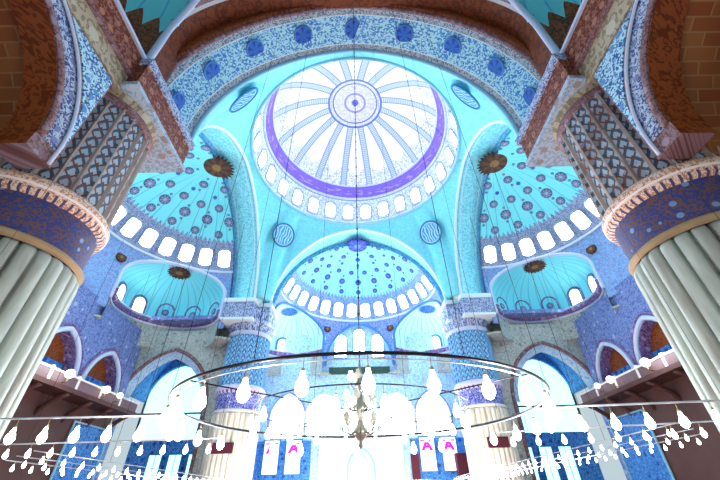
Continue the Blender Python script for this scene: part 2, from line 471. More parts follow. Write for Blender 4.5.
# ------------------------------------------------------------------ central dome
def central_dome():
    root = empty('central_dome', (0, 0, ZR))
    tag(root, 'great central dome with white ribbed petals and a violet inscription ring', 'dome')
    m = MB()
    def fn(a, b):
        an = 2 * pi * a; th = b * pi / 2 * .9995
        return (RD * cos(th) * cos(an), RD * cos(th) * sin(an), RD * sin(th)), (a, b)
    m.grid(fn, 96, 40, flip=True)
    m.build('dome_shell', 'dome', root, thick=.5)
    c = MB().tube([((RD - .05) * cos(2 * pi * k / 96), (RD - .05) * sin(2 * pi * k / 96), 0) for k in range(96)], .16, 8, closed=True)
    c.build('base_moulding', 'cyan_line', root)
    c = MB().tube([((RD - .1) * cos(radians(21)) * cos(2 * pi * k / 96), (RD - .1) * cos(radians(21)) * sin(2 * pi * k / 96), (RD - .1) * sin(radians(21))) for k in range(96)], .1, 6, closed=True)
    c.build('upper_moulding', 'lilac_line', root)
    for k in range(28):
        an = pi / 2 + 2 * pi * (k + .5) / 28
        d = ((an - pi / 2 + pi) % (2 * pi)) - pi              # 0 = farthest, + = left in the photo
        if abs(d) > radians(112): continue
        th = radians(10.3); er = Vector((cos(th) * cos(an), cos(th) * sin(an), sin(th)))
        ez = Vector((-sin(th) * cos(an), -sin(th) * sin(an), cos(th))); ex = er.cross(ez) * 1
        ex = Vector((sin(an), -cos(an), 0))
        j = int(abs(d) / (2 * pi / 28))
        lab = 'white arched window in the ring under the central dome, %s to the %s of the chain' % (ORD[j], 'left' if d > 0 else 'right')
        window(frame_mtx(er * RD + Vector((0, 0, ZR)), ex, er, ez), 1.35, 2.75, lab, 'windows round the foot of the central dome')
central_dome()

# ------------------------------------------------------------------ pendentives and roundels
def pend_z(ph, s):
    c = max(abs(cos(ph)), abs(sin(ph))); re = A / c
    re = min(re, hypot(HS + .35, A)) if abs(abs(cos(ph)) - abs(sin(ph))) < 1e9 else re
    rr = RD + (re - RD) * s
    zc, S = 22.5, 16.3
    sph = lambda r: zc + sqrt(max(.1, S * S - r * r))
    x, y = re * cos(ph), re * sin(ph)
    along = min(abs(x), abs(y)); zend = arch_z(min(along, HS - .02))
    top = ZR
    z = sph(rr) + (top - sph(RD)) * (1 - s) + (zend - sph(re)) * s
    return (rr * cos(ph), rr * sin(ph), z)

for q, (nm, lab) in enumerate((('right', 'turquoise pendentive to the right of the far half dome'), ('left', 'turquoise pendentive to the left of the far half dome'),
                               ('near left', 'turquoise pendentive behind the left end of the nearest great arch'), ('near right', 'turquoise pendentive behind the right end of the nearest great arch'))):
    m = MB()
    def fn(a, b, q=q):
        ph = q * pi / 2 + a * pi / 2
        return pend_z(ph, b), (a * 18, b * 12)
    m.grid(fn, 60, 30)
    o = m.build('pendentive', 'pendentive', thick=.4)
    tag(o, lab, 'pendentive', 'pendentives under the central dome')

def roundel(ph, s, R, mat, label):
    p = Vector(pend_z(ph, s)); a = Vector(pend_z(ph, s + .02)); b = Vector(pend_z(ph + .02, s))
    t = (p - a).normalized(); w = (b - p).normalized()
    n = w.cross(t).normalized()                    # towards the outside or inside
    if n.dot(Vector((p.x, p.y, 0))) < 0: n = -n
    x = Vector((sin(ph), -cos(ph), 0)); z = x.cross(n).normalized()
    if z.z < 0: z = -z
    x = n.cross(z).normalized()
    root = bpy.data.objects.new('calligraphy_roundel', None); COL.objects.link(root)
    root.matrix_world = frame_mtx(p - n * .04, x, n, z)
    tag(root, label, 'roundel', 'calligraphy roundels on the pendentives')
    disc(R, True).build('disc', mat, root)
    MB().tube([(R * cos(2 * pi * k / 40), -.07, R * sin(2 * pi * k / 40)) for k in range(40)], .09, 6, closed=True).build('rim', 'blue_frame', root)

for deg, lab, mat in ((45, 'pale blue round calligraphy medallion on the pendentive right of the far half dome', 'calligraphy_pale'),
                      (135, 'pale blue round calligraphy medallion on the pendentive left of the far half dome', 'calligraphy_pale'),
                      (225, 'dark blue calligraphy medallion between the great dome and the nearest arch, on the left', 'calligraphy_blue'),
                      (315, 'dark blue calligraphy medallion between the great dome and the nearest arch, on the right', 'calligraphy_blue')):
    roundel(radians(deg), .42, 1.55, mat, lab)

# ------------------------------------------------------------------ great arches
SIDES = [('far', 0), ('left', pi / 2), ('near', pi), ('right', -pi / 2)]
def great_arch(side, k):
    root = empty('great_arch', (0, 0, 0), k)
    lab = {'far': 'great pointed arch in front of the far half dome', 'left': 'wide turquoise arch in front of the left half dome',
           'near': 'broad blue tiled arch with dark rosettes crossing the top of the view', 'right': 'wide turquoise arch in front of the right half dome'}[side]
    tag(root, lab, 'arch')
    L = 32.0
    m = MB()
    def fn(a, b):
        x, z = arch_pt(a * 2 - 1, b); return (x, A + T * b, z), (a * L, b)
    m.grid(fn, 80, 8)
    m.build('soffit', 'soffit_near' if side == 'near' else 'soffit', root)
    # edge mouldings and the outer face
    for kk, yy, r, mt in ((0, A, .17, 'white_line' if side != 'near' else 'cyan_line'), (1, A + T, .16, 'mauve_strip' if side == 'near' else 'mottled')):
        pts = []
        for i in range(81):
            x, z = arch_pt(i / 40 - 1, kk); pts.append((x, yy, z))
        MB().tube(pts, r, 8).build('edge_moulding', mt, root)
    m = MB()
    def fn2(a, b):
        x, z = arch_pt(a * 2 - 1, 1); d = Vector((x, 0, z - ZSP)).normalized() * b * 1.25
        return (x + d.x, A + T + .02, z + d.z), (a * 36, b * 1.3)
    m.grid(fn2, 80, 2, flip=False)
    m.build('outer_face', 'rust' if side == 'near' else 'pendentive', root, thick=.3)
    if side != 'near':
        m = MB()
        def fn3(a, b):
            x, z = arch_pt(a * 2 - 1, 1); d = Vector((x, z - 21.1)); d = d.normalized() * min(11.4, d.length)
            return (x + (d.x - x) * b, A + T + .03 - .3 * b, z + (21.1 + d.y - z) * b), (a * 36, b)
        m.grid(fn3, 80, 2); m.build('inner_lip', 'mottled' , root)
        for r0, mt in ((.75, 'deep_blue'),):
            pts = []
            for i in range(81):
                x, z = arch_pt(i / 40 - 1, 0); d = Vector((x * .6, 0, z - ZSP)).normalized(); pts.append((x + d.x * r0, A + .12 , z + d.z * r0 - .1))
            MB().tube(pts, .11, 6).build('face_line', mt, root)
    if side == 'near':
        me = disc(.8).mesh('rosette', 'rosette')
        for i in range(9):
            s = (i - 4) / 4.35
            x, z = arch_pt(s, .5); x2, z2 = arch_pt(s + .01, .5)
            t = Vector((x2 - x, 0, z2 - z)).normalized(); n = Vector((-t.z, 0, t.x))
            if n.z < 0: n = -n
            if n.x * x < 0 and abs(x) > .5: n = -n
            o = link('rosette', me, root); o.matrix_local = frame_mtx(Vector((x, A + T * .5, z)), t, n, n.cross(t) * -1)
    # springing blocks with a red frieze
    for sg in (-1, 1):
        inner = (side == 'left' and sg < 0) or (side == 'right' and sg > 0)
        if inner: continue
        m = MB()
        xa, xb = sorted((sg * (HS - .12), sg * (HS + 3.2)))
        ye, zi0, zi1 = (18.0, 18.35, 20.3) if side == 'near' else (A + T + .1, ZSP - 2.2, ZSP - .02)
        m.box(xa, xb, A - .1, ye, zi0, zi1)
        im = m.build('impost_block', 'red_frieze' if side == 'near' else 'blue_strip', root, False)
        for zz, hh in ((zi1 - .05, .5), (zi0 - .15, .28)):
            xa, xb = sorted((sg * (HS - .3), sg * (HS + 3.2))); m = MB().box(xa, xb, A - .25, ye + .1, zz, zz + hh)
            m.build('impost_moulding', ('blue_strip' if zz > zi0 else 'pale_stone') if side == 'near' else 'white_line', im, False)
    return root
for s, k in SIDES: great_arch(s, k)

# ------------------------------------------------------------------ half domes with their apses
def semi_pt(an, z, r_in=0):
    r = rho_semi(z) - r_in
    return Vector((r * sin(an), CY + r * cos(an), z))

def half_dome(side, k):
    Mz = rot(k)
    root = empty('half_dome', (0, 0, 0), k)
    where = {'far': 'far half dome, pale blue with dark blue medallions, beyond the chandelier', 'left': 'left half dome, turquoise with grey medallions, beside the left marble pier',
             'right': 'right half dome, turquoise with grey medallions, beside the right marble pier', 'near': 'nearest half dome overhead, behind the top corners of the great blue arch'}[side]
    tag(root, where, 'half dome')
    shell = {'far': 'semidome_far', 'near': 'semidome_back'}.get(side, 'semidome')
    exm = {'far': 'exedra_far', 'near': 'exedra_back'}.get(side, 'exedra')
    Z0, VR = (25.0, 8.2) if side == 'near' else (21.1, R2)
    def rho_semi(z): return R2 if z < Z0 else R2 * sqrt(max(0, 1 - ((z - Z0) / VR) ** 2))
    def in_semi(p): return (hypot(p[0], p[1] - CY) < rho_semi(p[2]) and p[2] < Z0 + VR) or p[1] < CY - .3
    def semi_pt(an, z, r_in=0):
        r = rho_semi(z) - r_in
        return Vector((r * sin(an), CY + r * cos(an), z))
    exa, ER, EZ, EV, EF = APSE['near' if side == 'near' else 'far']
    EX = [(sg * R2 * sin(radians(exa)), CY + R2 * cos(radians(exa))) for sg in (-1, 1)]
    def rho_ex(z): return ER if z < EZ else ER * sqrt(max(0, 1 - ((z - EZ) / EV) ** 2))
    def in_ex(p, e): return hypot(p[0] - e[0], p[1] - e[1]) < rho_ex(p[2]) and p[2] < EZ + EV
    Zb = 19.5 if side == 'near' else 18.0
    m = MB()
    def fn(a, b):
        an = (a - .5) * pi
        if b < .2:
            z = Zb + (Z0 - Zb) * b / .2; return (R2 * sin(an), CY + R2 * cos(an), z), (an * R2, -.3 + .3 * b / .2)
        th = (b - .2) / .8 * pi / 2 * .999
        return (R2 * cos(th) * sin(an), CY + R2 * cos(th) * cos(an), Z0 + VR * sin(th)), (an * R2, th / (pi / 2))
    def keep(c):
        if any(in_ex(c, e) for e in EX): return False
        if side == 'far' and c.y > CY + 5 and c.z < niche_z(c.x): return False
        return True
    m.grid(fn, 200, 120, keep=keep, flip=False)
    m.build('shell', shell, root, thick=.35)
    # mouldings along the window zone
    for z, r in (() if side == 'near' else ((25.05, .09),)):
        MB().tube([semi_pt((i / 60 - .5) * pi, z, .04) for i in range(61)], r, 6).build('string_course', 'lilac_line', root)
    # medallions scattered in rings
    if side != 'near':
        mk = 'medallion_far' if side == 'far' else 'medallion'
        big = disc(.62 if side != 'far' else .48, n=24).mesh('medallion', mk); mid = disc(.5 if side != 'far' else .38, n=24).mesh('medallion', mk); sm = disc(.24, n=16).mesh('medallion', 'rosette')
        sp = MB()
        for row, (th, cnt, off, mesh) in enumerate(((44, 9, .5, mid), (52.5, 8, 0, big), (61, 8, .5, mid), (68, 5, .5, sm), (74, 4, 0, mid))):
            for i in range(cnt + (0 if off else 1)):
                an = ((i + off) / cnt - .5) * pi * .97
                t = radians(th); er = Vector((cos(t) * sin(an), cos(t) * cos(an), sin(t)))
                ez = Vector((-sin(t) * sin(an), -sin(t) * cos(an), cos(t))); ex = Vector((cos(an), -sin(an), 0))
                p = Vector((0, CY, Z0)) + er * (R2 - .01)
                o = link('medallion', mesh, root); o.matrix_local = frame_mtx(p, ex, er, ez)
                if row in (1, 4):                          # little finials above and below
                    for dz in (-.95, .95):
                        q = link('finial', disc(.16, n=10).mesh('finial', mk) if 'fin' + mk not in WM else WM['fin' + mk], o)
                        WM['fin' + mk] = q.data; q.matrix_local = Matrix.Translation((0, 0, dz))
        # apex ornament
        o = disc(1.75, n=48, teeth=1).build('apex_medallion', 'medallion_brown' if side != 'far' else 'medallion_far', root)
        t = radians(89.5); er = Vector((0, cos(t), sin(t))); o.matrix_local = frame_mtx(Vector((0, CY, Z0)) + er * (R2 - .02), Vector((1, 0, 0)), er, Vector((0, -sin(t), cos(t))))
        # spandrel medallions between the apses
        for sg in (-1, 1):
            an = sg * radians(26.5 if side == 'far' else 25); p = semi_pt(an, 23.6, .02)
            o = disc(.6, n=24).build('spandrel_medallion', 'medallion_brown', root)
            o.matrix_local = frame_mtx(p, Vector((cos(an), -sin(an), 0)), Vector((sin(an), cos(an), 0)), Vector((0, 0, 1)))
    # windows
    if side != 'near':
        for i in range(14):
            an = ((i + .5) / 14 - .5) * pi
            th = math.asin((26.65 - Z0) / R2)
            er = Vector((cos(th) * sin(an), cos(th) * cos(an), sin(th))); ez = Vector((-sin(th) * sin(an), -sin(th) * cos(an), cos(th))); ex = Vector((cos(an), -sin(an), 0))
            M = Mz @ frame_mtx(Vector((0, CY, Z0)) + er * R2, ex, er, ez)
            if side == 'far':
                j = i - 7 if i >= 7 else 6 - i
                lab = 'small arched window in the row of the far half dome, %s to the %s of the chain' % (ORD[j], 'right' if i >= 7 else 'left')
            else:
                j = 13 - i if side == 'left' else i           # counted away from the far pier
                if j > 8: continue
                lab = 'bright arched window in the row of the %s half dome, %s counted from the far pier' % (side, ORD[j])
            window(M, 1.4, 2.5, lab, 'windows of the %s half dome' % side)
    # apses
    for n, e in enumerate(EX):
        sg = -1 if n == 0 else 1
        if side == 'left' and n == 0: vis = False
        elif side == 'right' and n == 1: vis = False
        else: vis = True
        er_ = empty('apse', (0, 0, 0), k)
        lr = 'left' if sg < 0 else 'right'
        lab = {'far': 'small %s apse with pale blue vault under the far half dome' % lr,
               'near': 'small apse at the top %s corner with rust frieze, springing from the near pier' % ('right' if sg < 0 else 'left'),
               'left': 'turquoise apse under the left half dome, %s' % ('next to the left marble pier' if sg < 0 else 'next to the far pier'),
               'right': 'turquoise apse under the right half dome, %s' % ('next to the right marble pier' if sg > 0 else 'next to the far pier')}[side]
        tag(er_, lab, 'apse')
        m = MB()
        def fe(a, b, e=e):
            an = 2 * pi * a
            if b < .25:
                z = EF + (EZ - EF) * b / .25; return (e[0] + ER * sin(an), e[1] + ER * cos(an), z), (an * ER, -.5 + b * 2)
            th = (b - .25) / .75 * pi / 2
            return (e[0] + ER * cos(th) * sin(an), e[1] + ER * cos(th) * cos(an), EZ + EV * sin(th)), (an * ER, th / (pi / 2))
        m.grid(fe, 150, 70, keep=lambda c: not in_semi(c))
        m.build('vault', exm, er_, thick=.3)
        # arch moulding where the apse meets the half dome
        L = []; Rr = []
        d = R2; ux, uy = (e[0]) / d, (e[1] - CY) / d
        z = EF + .1
        while z < EZ + EV:
            r1, r2 = rho_semi(z), rho_ex(z)
            if r1 + r2 < d: break
            a_ = (r1 * r1 - r2 * r2 + d * d) / (2 * d); h_ = sqrt(max(0, r1 * r1 - a_ * a_))
            L.append((ux * a_ - uy * h_, CY + uy * a_ + ux * h_, z)); Rr.append((ux * a_ + uy * h_, CY + uy * a_ - ux * h_, z))
            z += .05 if h_ < 1.5 else .2
        pts = L + Rr[::-1]
        MB().tube(pts, .2, 8).build('arch_moulding', {'far': 'blue_frame', 'near': 'lilac_line'}.get(side, 'lilac_line'), er_)
        # cornice at the foot of the apse
        a0 = atan2(L[0][0] - e[0], L[0][1] - e[1]); a1 = atan2(Rr[0][0] - e[0], Rr[0][1] - e[1])
        base = atan2(ux, uy)
        def norm(a):
            a = (a - base + pi) % (2 * pi) - pi
            return a
        n0, n1 = sorted((norm(a0), norm(a1)))
        # sweep the outer side (through base direction)
        lo, hi = n0, n1
        arc = [base + lo + (hi - lo) * i / 40 for i in range(41)]
        for zz, r, dd, mt in (() if side == 'near' else ((EF + 1.05, .3, .22, 'purple_pattern'), (EF + 1.42, .12, .4, 'lilac_line'), (EF + .65, .16, .1, 'lilac_line'))):
            MB().tube([(e[0] + (ER - dd) * sin(a), e[1] + (ER - dd) * cos(a), zz) for a in arc], r, 8).build('cornice', mt, er_)
        if side == 'near': continue
        # plain wall below the cornice and the soffit round it
        def fw(a, b):
            an = arc[0] + (arc[-1] - arc[0]) * a; z = EF + .6 - (EF + .6 - 17.0) * b
            return (e[0] + (ER - .06) * sin(an), e[1] + (ER - .06) * cos(an), z), (an * ER, z)
        MB().grid(fw, 60, 3, flip=True).build('lower_wall', 'spandrel', er_)
        def fs(a, b):
            an = arc[0] + (arc[-1] - arc[0]) * a; r = ER - .1 + (3.4 if side == 'far' else 1.7) * b
            return (e[0] + r * sin(an), e[1] + r * cos(an), 17.02), (an * ER, r)
        MB().grid(fs, 60, 3).build('soffit', 'spandrel', er_, thick=.2)
        # brown or blue rosette at the crown of the vault
        t = radians(79); dv = Vector((ux * cos(t) * ER, uy * cos(t) * ER, sin(t) * EV))
        pc = Vector((e[0], e[1], EZ)) + dv * .985; dv = Vector((ux * cos(t) / ER, uy * cos(t) / ER, sin(t) / EV)).normalized()
        o = disc(1.35, n=40, teeth=1).build('crown_rosette', 'medallion_brown' if side != 'far' else 'rosette', er_)
        o.matrix_local = frame_mtx(pc, Vector((uy, -ux, 0)), dv, Vector((uy, -ux, 0)).cross(dv))
        # five arched bays, lit or blind
        for i in range(5):
            a = base + radians((i - 2) * 33)
            er2 = Vector((sin(a), cos(a), 0)); ex = Vector((cos(a), -sin(a), 0))
            p = Vector((e[0], e[1], 21.45)) + er2 * (ER - .02)
            if side == 'left': lit = (n == 1 and i in (0, 1))
            elif side == 'right': lit = (n == 0 and i in (3, 4))
            else: lit = True
            # arch band round each bay
            hw = .95
            pts = [(-hw, -.02, -1.0)] + [(hw * cos(pi - pi * j / 12), -.02, .35 + hw * sin(pi * j / 12)) for j in range(13)] + [(hw, -.02, -1.0)]
            MB().tube(pts, .13, 6).build('bay_arch', 'purple_pattern' if side != 'far' else 'blue_frame', er_).matrix_local = frame_mtx(p, ex, er2, Vector((0, 0, 1)))
            if lit and vis:
                place = {'far': '%s apse of the far half dome' % lr, 'left': 'apse of the left half dome', 'right': 'apse of the right half dome'}[side]
                window(Mz @ frame_mtx(p, ex, er2, Vector((0, 0, 1))), 1.3, 2.0, '%s bright arched window from the left at the foot of the %s' % (ORD[i if side != 'right' else i - 3], place), 'windows of the small apses')
            else:
                o = disc(.42, n=24).build('blind_medallion', 'medallion', er_); o.matrix_local = frame_mtx(p + Vector((0, 0, .1)), ex, er2, Vector((0, 0, 1)))
    # far tympanum
    if side == 'far':
        pts = [(x, CY + sqrt(max(0, rho_semi(max(niche_z(x), 18.0)) ** 2 - x * x)) - .05, niche_z(x)) for x in [-5.19 + 10.38 * i / 60 for i in range(61)]]
        MB().tube(pts, .2, 8).build('niche_moulding', 'blue_frame', root)
for s, k in SIDES: half_dome(s, k)

# ------------------------------------------------------------------ piers
def pier(x, y, near, label):
    root = empty('marble_pier', (x, y, 0)); tag(root, label, 'pier', 'great round piers')
    R = 2.42; NF = 28; zt = 9.15
    m = MB()
    N = NF * 16
    zs = [0.5 + (zt - .5) * i / 12 for i in range(12)] + [zt - .45 + .45 * i / 8 for i in range(9)]
    zs = sorted(set([round(z, 3) for z in zs if z <= zt]))
    def fn(a, b):
        z = zs[int(round(b * (len(zs) - 1)))]
        f = abs(((a * NF) % 1) - .5) * 2              # 0 on the ridge, 1 in the groove
        amp = .2
        if z > zt - .4: amp *= sqrt(max(0, 1 - ((z - zt + .4) / .4) ** 2))
        r = R - .3 + amp * sqrt(max(0, 1 - f * f)) + amp * (1 if f < .75 else max(0, (.98 - f) / .23))
        return (r * cos(2 * pi * a), r * sin(2 * pi * a), z), (a * 15, z)
    m.grid(fn, N, len(zs) - 1)
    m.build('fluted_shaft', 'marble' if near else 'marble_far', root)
    MB().lathe([(R + .25, 0), (R + .25, .3), (R + .1, .4), (R + .05, .55)], 48).build('base', 'marble', root)
    def fb(a, b): 
        z = zt - .05 + 2.0 * b; r = R - .1 + .06 * b
        return (r * cos(2 * pi * a), r * sin(2 * pi * a), z), (a * 15, z)
    MB().grid(fb, 96, 3).build('painted_band', 'band_near' if near else 'band_far', root)
    MB().lathe([(R - .05, zt - .06), (R + .1, zt + .02), (R + .12, zt + .14), (R - .02, zt + .26)], 64).build('neck_ring', 'gilt_stone' if near else 'marble_white', root)
    MB().lathe([(R - .05, 10.95), (R + .12, 11.05), (R + .14, 11.2), (R + .24, 11.3), (R + .26, 11.5), (R + .18, 11.68), (R + .06, 11.8), (R - .1, 11.85)], 96).build('rim_cornice', 'rim' if near else 'rim_far', root)
    # dentils under the rim
    ztop = 17.7
    def fu(a, b):
        z = 11.7 + (ztop - 11.7) * b
        f = abs(((a * 24) % 1) - .5) * 2
        r = R - .1 + (.16 if f > .8 else 0)
        return (r * cos(2 * pi * a), r * sin(2 * pi * a), z), (a, z)
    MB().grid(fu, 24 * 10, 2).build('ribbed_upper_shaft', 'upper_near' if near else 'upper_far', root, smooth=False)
    MB().lathe([(R - .05, ztop - .35), (R + .14, ztop - .2), (R + .16, ztop), (R + .1, ztop + .1)], 64).build('head_moulding', 'mauve_strip' if near else 'lilac_line', root)
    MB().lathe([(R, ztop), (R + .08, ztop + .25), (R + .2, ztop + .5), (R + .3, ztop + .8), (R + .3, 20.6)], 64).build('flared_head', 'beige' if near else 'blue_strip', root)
    return root
NPX, NPY = 13.6, -16.0; FPX, FPY = 13.3, 14.2
pier(-NPX, NPY, True, 'huge fluted marble pier at the left edge with a dark blue painted band')
pier(NPX, NPY, True, 'huge fluted marble pier at the right edge with a dark blue painted band')
pier(-FPX, FPY, False, 'far fluted pier left of the bright lower windows, blue ribbed above')
pier(FPX, FPY, False, 'far fluted pier right of the bright lower windows, blue ribbed above')
for sg in (-1, 1):
    o = MB().box(sg * FPX - 1.0, sg * FPX + 1.0, FPY - 2.75, FPY - 2.45, 5.4, 6.3).build('wall_plaque', 'maroon', smooth=False)
    tag(o, 'dark oblong plaque on the fluted shaft of the far %s pier' % ('left' if sg < 0 else 'right'), 'plaque')

# ------------------------------------------------------------------ walls with arched openings
def pointed(hw, spring, apex):
    rise = apex - spring; e = max(0, (rise * rise - hw * hw) / (2 * hw)); r = hw + e
    def f(x):
        if abs(x) > hw: return None
        if rise < hw: return spring + rise * sqrt(max(0, 1 - (x / hw) ** 2))
        return spring + sqrt(max(0, r * r - (abs(x) + e) ** 2))
    return f

def arch_wall(name, x0, x1, z0, z1, th, holes, mats, mtx):
    """wall in local XZ, front at y=0, back at y=th; holes: (cx, hw, spring, apex, sill). mats: face, reveal"""
    m = MB(); xs = {x0, x1}
    for cx, hw, sp, ap, sill in holes:
        for i in range(25): xs.add(cx - hw * cos(pi * i / 24))
    x = x0
    while x < x1: xs.add(x); x += 1.5
    xs = sorted(xs)
    def q(a, b, c, d, mi=0): m.face([m.vert(p, (p[0] + p[1], p[2])) for p in (a, b, c, d)], mi)
    for a, b in zip(xs, xs[1:]):
        if b - a < 1e-6: continue
        mid = (a + b) / 2; hole = next((h for h in holes if abs(mid - h[0]) < h[1]), None)
        spans = [((z0, z0), (z1, z1))]
        if hole:
            f = pointed(hole[1], hole[2], hole[3]); cl = lambda v: max(-hole[1], min(hole[1], v))
            za, zb = f(cl(a - hole[0])), f(cl(b - hole[0])); spans = [((za, zb), (z1, z1))]
            if hole[4] > z0: spans.append(((z0, z0), (hole[4], hole[4]))); q((a, 0, hole[4]), (b, 0, hole[4]), (b, th, hole[4]), (a, th, hole[4]), 1)
            q((a, 0, za), (a, th, za), (b, th, zb), (b, 0, zb), 1)
        if not (hole and hole[4] <= z0): q((a, 0, z0), (b, 0, z0), (b, th, z0), (a, th, z0))
        for (la, lb), (ha, hb) in spans:
            q((a, 0, la), (b, 0, lb), (b, 0, hb), (a, 0, ha)); q((b, th, lb), (a, th, la), (a, th, ha), (b, th, hb))
    for cx, hw, sp, ap, sill in holes:
        for x in (cx - hw, cx + hw): q((x, 0, sill), (x, th, sill), (x, th, sp), (x, 0, sp), 1)
    for x in (x0, x1): q((x, 0, z0), (x, th, z0), (x, th, z1), (x, 0, z1))
    q((x0, 0, z1), (x1, 0, z1), (x1, th, z1), (x0, th, z1))
    return m.build(name, mats, smooth=False, mtx=mtx)

def arch_band(cx, hw, sp, ap, sill, r, off=0, y=0):
    f = pointed(hw, sp, ap); pts = [(cx - hw - off, y, sill)]
    for i in range(41):
        x = -hw * cos(pi * i / 40); z = f(x); pts.append((cx + x * (1 + off / hw), y, z + off * (z - sp) / max(.1, ap - sp)))
    pts.append((cx + hw + off, y, sill))
    return MB().tube(pts, r, 8)

def T3(x, y, z, rz): return Matrix.Translation((x, y, z)) @ rot(rz)

# far wall: y = 27.3, seen from inside (front faces -Y)
YW = 27.3
big = [(-10.3, 2.35, 11.0, 14.2, 8.6), (-5.2, 2.4, 11.2, 14.0, 8.6), (0, 2.5, 11.2, 14.2, 8.6), (5.2, 2.4, 11.2, 14.0, 8.6), (10.3, 2.35, 11.0, 14.2, 8.6)]
w = arch_wall('wall_far', -17, 17, 0, 26, .8, big, ['wall_far', 'wall_far'], T3(0, YW, 0, 0))
tag(w, 'pale blue tiled far wall below the far half dome', 'wall', None, 'structure')
for i, h in enumerate(big):
    arch_band(h[0], h[1], h[2], h[3], h[4], .13, .2, -.05).build('trim_%d' % (i + 1), 'lilac_line' if 0 < i < 4 else 'trim_lilac', mtx=T3(0, YW, 0, 0))
    o = bpy.data.objects['trim_%d' % (i + 1)]; tag(o, 'blue arch moulding round the %s large window from the left of the far wall' % ORD[i], 'moulding', 'arch mouldings on the far wall', 'structure')
    window(T3(h[0], YW + .55, (h[4] + h[3]) / 2, 0), h[1] * 2 - .3, h[3] - h[4], '%s of the five large lit windows from the left, on the far wall behind the chandelier' % ORD[i].capitalize(), 'large windows of the far wall', bars=3)
for i, x in enumerate((-2.9, 0, 2.9)):
    window(T3(x, YW - .05, 21.9 if i == 1 else 21.2, 0), 1.75, 4.0 if i == 1 else 3.6, ['left', 'middle', 'right'][i] + ' lancet window of the three in the arched niche under the far half dome', 'lancets of the far niche', frame='blue_frame')
o = MB().box(-4.6, 4.6, YW - .22, YW, 16.9, 17.9).build('inscription_panel', 'dark_green', smooth=False)
tag(o, 'long dark green inscription panel across the far wall under the three lancets', 'panel')
# stained windows, blue panels
for sg in (-1, 1):
    o = MB().box(sg * 10.4 - 3.7, sg * 10.4 + 3.7, YW - .3, YW, 0, 8.2).build('tile_panel', 'deep_blue', smooth=False)
    tag(o, 'deep blue tile panel around the %s pair of rose stained windows' % ('left' if sg < 0 else 'right'), 'tile panel', 'blue tile panels of the far wall')
    for i, x in enumerate((-1.45, 1.35)):
        window(T3(sg * 10.4 + x * 1.05, YW - .34, 6.35, 0), 1.95, 3.8, '%s rose stained window with a violet figure in the pair %s of the chandelier' % (['left', 'right'][i].capitalize(), 'left' if sg < 0 else 'right'),
               'rose stained windows', mat='stained', frame='blue_frame', arch=False)
# marble prayer niche between them
root = empty('prayer_niche', (0, YW, 0)); tag(root, 'white marble prayer niche in the middle of the far wall', 'niche')
MB().box(-5.6, 5.6, -.5, 0, 0, 8.3).build('slab', 'marble_white', root, False)
arch_band(0, 1.8, 4.6, 7.2, 0, .14, 0, -.55).build('niche_arch', 'cyan_line', root)
for xx in (-5.2, -2.6, 2.6, 5.2): MB().box(xx - .22, xx + .22, -.75, -.5, 0, 8.0).build('pilaster', 'marble_white', root, False)
MB().box(-5.8, 5.8, -.8, 0, 8.3, 8.7).build('cornice', 'marble_white', root, False)
m = MB().lathe([(1.5, 0), (1.5, 4.4), (1.2, 5.4), (.6, 6.3), (.05, 6.7)], 24, (0, -.35, 0)); m.build('recess', 'pane_cyan' if 0 else 'sash', root)
o = MB().box(6.55, 7.55, YW - 1.0, YW - .5, 2.6, 6.3).build('curtain', 'maroon', smooth=False); tag(o, 'narrow maroon curtain beside the right stained windows', 'curtain')
o = MB().box(12.1, 13.4, YW - 2.6, YW - 1.4, 3.8, 6.2).build('pulpit_canopy', 'maroon', smooth=False); tag(o, 'dark maroon pulpit hood in front of the right stained windows', 'pulpit')

